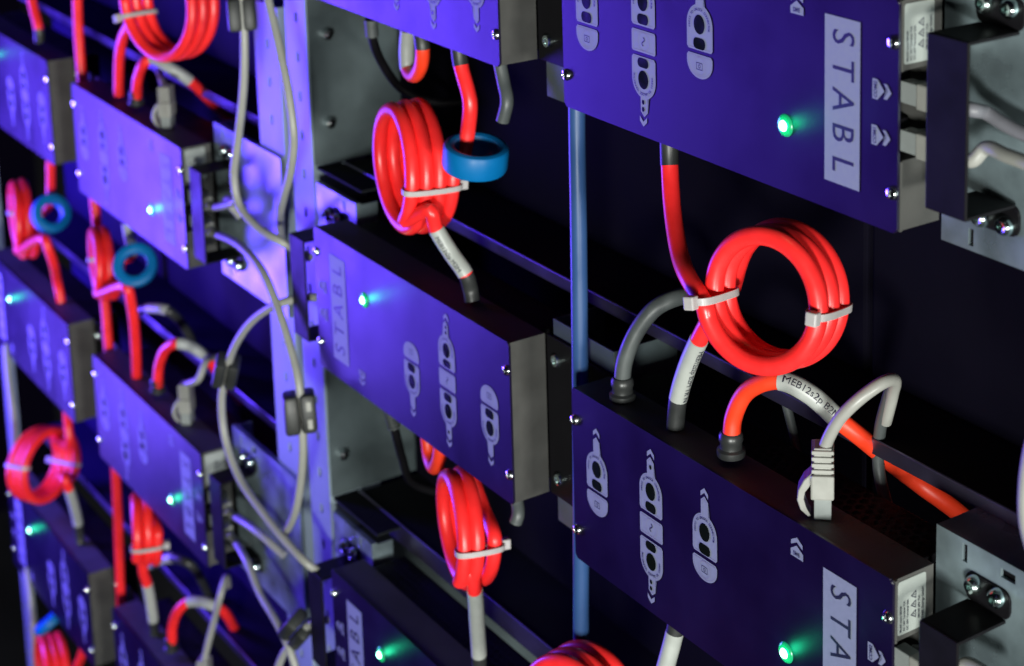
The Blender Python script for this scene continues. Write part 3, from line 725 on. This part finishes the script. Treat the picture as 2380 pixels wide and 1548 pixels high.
battery_cable(3, [(400, 1512, .018), (400, 1492, .018), (402, 1450, .018), (420, 1412, .02), (440, 1398, .026), (475, 1400, .036), (508, 1412, .046), (545, 1460, .08), (570, 1520, .11)], (4, 6), 'red cable with white sleeve arching near the bottom border', mat_='red')
for lab, pts in (('white sleeved black cable end below the front facing blue ring', [(320, 722, .03), (345, 716, .032), (390, 722, .04), (420, 748, .055), (450, 800, .07), (470, 850, .09)]),
                 ('white sleeved black cable end beside the small lower left coil', [(335, 1318, .03), (350, 1312, .032), (402, 1297, .04), (440, 1310, .05), (470, 1350, .07), (490, 1400, .09)])):
    cable('black_power_cable', lab, 'power cable', A(*pts), R_RED * .95, M['shrink'], None, [(1, 2)])
# other power cable ends
cable('dark_grey_cable', 'dark grey cable bending out of a gland left of the white sleeve', 'cable', A((1446, 925, .017), (1446, 890, .017), (1452, 838, .018), (1480, 770, .024), (1525, 715, .034), (1580, 690, .05), (1640, 690, .075)), .0054, M['dgrey'])
gland(bpy.data.objects['dark_grey_cable'], at(1447, 928, .0165))
cable('red_power_cable', 'straight red cable entering the module at the top left border', 'power cable', A((62, -60, .016), (76, 10, .017), (90, 68, .018), (92, 98, .018)), R_RED, M['red'], GR, [], [(2, 3)])
cable('red_riser_cable', 'long straight red cable hanging between the two left columns', 'power cable', A((178, -80, .022), (184, 100, .022), (222, 490, .022), (248, 745, .022), (272, 1150, .022), (282, 1420, .022)), R_RED, M['red'])
cable('blue_hose', 'straight light blue hose running vertically left of the right modules', 'hose', A((1340, 120, .020), (1340.5, 280, .020), (1344, 500, .0202), (1347, 760, .020), (1349, 1000, .020), (1350, 1300, .020), (1350, 1700, .020)), .0056, M['pipe'])
bpy.data.objects['blue_hose']
# stubs under the upper middle and middle modules
for y0, lab in ((0, 'black cable with ribbed plug hanging under the module at the top border'), (925, 'black cable with ribbed plug hanging under the middle module')):
    if y0 == 0: P_ = [(862, 45, .03), (866, 88, .032), (890, 150, .05), (935, 208, .07), (1000, 236, .09), (1060, 238, .11), (1140, 220, .14)]
    else: P_ = [(905, 950, .03), (918, 1000, .034), (934, 1062, .05), (958, 1120, .07), (1005, 1140, .09), (1070, 1140, .12)]
    o, p, i = cable('black_cable', lab, 'cable', A(*P_), .0036, M['black'])
    m = MB()
    for j in range(6): m.lathe([(.0052, 0), (.0052, .0022)], p[0] + (p[9] - p[0]) * (j / 6.0), p[9] - p[0], 12)
    m.build('ribbed_boot', M['dgrey'], o, smooth=True)
for lab, P_ in (('orange cable loop with grey sleeve under the module at the top border', [(948, 70, .03), (945, 118, .03), (948, 160, .030), (963, 176, .026), (979, 150, .022), (982, 112, .02), (978, 80, .02)]),
                ('short orange cable loop under the middle module', [(992, 1010, .03), (998, 1060, .028), (1008, 1086, .024), (1020, 1065, .02), (1024, 1035, .02)])):
    o, p, i = cable('orange_cable', lab, 'power cable', A(*P_), .0054, M['orange'], None, [(0, 2)] if len(P_) > 5 else [], [(5, 6)] if len(P_) > 5 else [])
for lab, P_ in (('grey cable stub hanging at the right end of the module at the top border', [(1160, 140, .02), (1170, 190, .02), (1178, 235, .018), (1168, 282, .016)]),
                ('grey cable stub hanging at the right end of the middle module', [(1192, 1140, .02), (1202, 1170, .02), (1204, 1195, .018), (1198, 1215, .016)])):
    cable('grey_cable', lab, 'cable', A(*P_), .0046, M['dgrey'])
# dark cables behind the lower right module
cable('dark_grey_cable', 'thin dark cable sloping behind the white printed sleeve', 'cable', A((1812, 880, .075), (1830, 950, .074), (1852, 1040, .072), (1870, 1110, .07)), .003, M['dgrey'])
cable('dark_grey_cable', 'dim cable dropping behind the red cable right of the network plug', 'cable', A((2078, 880, .062), (2062, 930, .066), (2045, 1000, .07), (2042, 1090, .072), (2062, 1180, .07), (2080, 1230, .07)), .0036, M['dgrey'])

# network cables ---------------------------------------------------
def plug_mesh(parent, p, axis, side, s=1.0):
    """RJ45 plug: ribbed boot, body and latch loop; axis points into the socket"""
    z = -V(axis).normalized(); x = (V(side) - z * V(side).dot(z)).normalized(); y = z.cross(x)
    T = Matrix.Translation(p) @ Matrix((x, y, z)).transposed().to_4x4()
    b = MB().box(-.0056 * s, .0056 * s, -.0040 * s, .0040 * s, -.006 * s, .010 * s, .0006); b.xform(T); b.build('plug', M['clear'], parent)
    q = MB(); q.box(-.0066 * s, .0066 * s, -.0056 * s, .0052 * s, .006 * s, .0180 * s, .0011)
    for i in range(4): q.box(-.0062 * s, .0062 * s, -.0052 * s, .0050 * s, (.0190 + .0031 * i) * s, (.0209 + .0031 * i) * s, .0005)
    q.box(-.0050 * s, .0050 * s, -.0042 * s, .0040 * s, .0180 * s, .0310 * s, .0006); q.xform(T); q.build('boot', M['plug'], parent)
    l = MB().prism([(-.0050, .0185), (-.0086, .0150), (-.0112, .0098), (-.0118, .0050), (-.0102, .0002), (-.0066, -.0032), (-.0054, -.0026), (-.0080, .0014), (-.0092, .0056), (-.0086, .0092), (-.0066, .0120), (-.0050, .0130)], -.0046, .0046, .0004)
    l.xform(T @ Matrix(((0, 1, 0, 0), (1, 0, 0, 0), (0, 0, 1, 0), (0, 0, 0, 1))) @ Matrix.Scale(s, 4)); l.build('latch', M['plug'], parent)
NG = 'grey network cables'
def net(label, ctrl, plug=None, r=R_NET, m='grey'):
    o, p, i = cable('network_cable', label, 'network cable', ctrl, r, M[m], NG)
    if plug: plug_mesh(o, *plug)
    return o
# plugs standing on module tops
def top_plug(k, label, pts, u=224.2):
    p = loc(k, u, 0, .0185)
    start = p + V((0.0, 0, .030))
    net(label, [start - V((0, 0, .006)), start + V((.001, .0, .008))] + A(*pts), (p + V((0, 0, .004)), (0.0, .0, -1), (.75, -.66, 0), 1.2))
top_plug('R1', 'grey network cable plugged into the top of the lower right module and bent over', [(1950, 975, .022), (2000, 925, .030), (2050, 890, .042), (2078, 884, .055), (2074, 915, .064), (2058, 980, .070)])
top_plug('L1', 'grey network cable plugged into the top of the lilac module', [(388, 225, .022), (378, 190, .03), (372, 165, .045), (384, 150, .06), (400, 175, .075)])
top_plug('L2', 'grey network cable with drooping plug left of the upper black clamp', [(462, 880, .022), (476, 845, .03), (490, 830, .045), (505, 835, .06), (512, 870, .075)])
top_plug('L3', 'long grey network cable rising at the bottom border', [(498, 1440, .022), (512, 1385, .02), (524, 1345, .03), (530, 1360, .05)])
# cables from the side ports
def com(k, n): return loc(k, 300 + 16, 48.5 if n == 2 else 73.5, .0110)
def side_net(k, n, label, pts, m='grey'):
    p = com(k, n); ax = V((-1, 0, 0)) * (1 if not MODS[k][2] else -1)
    net(label, [p - ax * .012, p - ax * .024] + A(*pts), (p + ax * .016, ax, (0, 0, 1)), m=m)
side_net('R0', 2, 'violet grey cable behind the upper right guard, topmost of two', [(2290, 262, .020), (2340, 292, .022), (2420, 330, .024)], m='midgrey')
side_net('R0', 1, 'pale grey cable leaving right from the lower port of the upper right module', [(2290, 345, .014), (2340, 362, .012), (2420, 392, .01)])
side_net('R1', 2, 'pale grey cable behind the lower right guard', [(2240, 1545, .016), (2330, 1590, .014)])
# hanging cables between the columns
side_net('L1', 2, 'grey cable looping from the lilac module up beside the left upright', [(545, 470, -.004), (590, 520, -.01), (640, 552, -.004), (672, 572, .006)][:1] + [(530, 470, .012), (560, 505, .02)])
net('hanging grey cable that passes through the black clamp at the top border', A((560, -80, -.006), (563, -10, -.008), (568, 90, -.010), (566, 200, -.012), (554, 320, -.014), (544, 410, -.015), (556, 475, -.014), (598, 528, -.010), (650, 560, -.002), (690, 582, .010), (720, 600, .014)))
net('hanging grey cable bowing over the right violet upright', A((610, -60, -.004), (628, 20, -.006), (650, 115, -.008), (672, 225, -.010), (683, 320, -.010), (676, 395, -.008), (660, 455, -.002), (652, 500, .012), (655, 560, .03)))
side_net('L1', 1, 'grey cable running down through the lower black clamp with white windows', [(562, 575, -.004), (612, 635, -.008), (645, 715, -.010), (672, 800, -.012), (694, 890, -.014), (700, 955, -.014), (704, 1030, -.014), (700, 1110, -.012), (686, 1190, -.008), (658, 1248, .002)])
net('grey cable looping through the upper clamp and down to the bottom centre module', A((740, 690, .014), (700, 693, .006), (650, 706, -.006), (590, 742, -.012), (548, 800, -.014), (530, 850, -.014), (515, 930, -.014), (524, 1020, -.014), (556, 1110, -.014), (610, 1190, -.012), (668, 1262, -.008), (715, 1310, -.002), (750, 1335, .010)))
side_net('L2', 2, 'grey cable from the violet module joining the loop below the clamps', [(580, 1222, .004), (618, 1252, .006), (660, 1290, .012)])
side_net('L2', 1, 'grey cable sloping down from the violet module to the bottom border', [(574, 1305, .000), (605, 1380, -.004), (640, 1440, -.006), (670, 1500, -.006), (690, 1560, -.004)])
net('short grey cable under the clamp at the bottom border', A((760, 1440, .012), (720, 1452, .004), (680, 1490, -.004), (650, 1540, -.008), (640, 1600, -.008)))
net('grey cable hanging at the left border, upper piece', A((14, 800, .0), (20, 880, -.004), (30, 960, -.006), (34, 1040, -.004), (26, 1110, .0)))
net('grey cable hanging at the lower left border', A((62, 1320, .0), (72, 1400, -.004), (78, 1480, -.004), (80, 1580, .0)))
net('pale cable bulging in at the right border', A((2426, 960, -.02), (2400, 1040, -.02), (2387, 1130, -.02), (2389, 1220, -.02), (2418, 1320, -.02)), r=.0042)

def clamp(px, py, d, axis, label, L=.033, w=.0265, windows=True):
    """snap-on ferrite: two rounded half shells with two latches"""
    p = at(px, py, d); z = V(axis).normalized(); f = (CAM - p); f = (f - z * f.dot(z)).normalized(); x = f.cross(z)
    T = Matrix.Translation(p) @ Matrix((x, f, z)).transposed().to_4x4()
    r = empty('ferrite_clamp', p, label, 'ferrite clamp', 'black clamps on the grey cables')
    inv = Matrix.Translation(-p)
    for sg in (-1, 1):
        q = MB(); q.box(0.0004 if sg > 0 else -w/2, w/2 if sg > 0 else -.0004, -w * .46, w * .46, -L/2, L/2, .0034); q.xform(T)
        o = q.build('half_shell', M['ferrite'], smooth=True); o.parent = r; o.matrix_parent_inverse = inv
        bpy.context.view_layer.update()
    if windows:
        for zz in (-.0075, .0075):
            q = MB(); q.box(w * .20, w * .36, w * .455, w * .455 + .0012, zz - .0042, zz + .0042, .0005); q.xform(T)
            o = q.build('latch_window', M['plug']); o.parent = r; o.matrix_parent_inverse = inv
clamp(697, 957, -.014, at(702, 1010, -.014) - at(691, 900, -.014), 'black cable clamp with two pale windows in front of the upright')
clamp(526, 862, -.014, at(516, 920, -.014) - at(538, 810, -.014), 'black cable clamp on the loop left of the one with windows', windows=False, L=.030, w=.022)
clamp(562, 33, -.008, at(567, 75, -.009) - at(561, 0, -.008), 'black cable clamp at the top border', windows=False, w=.024, L=.028)
clamp(692, 1462, .0, at(650, 1530, 0) - at(730, 1440, 0), 'black cable clamp at the bottom border beside the guard', windows=False, w=.024)
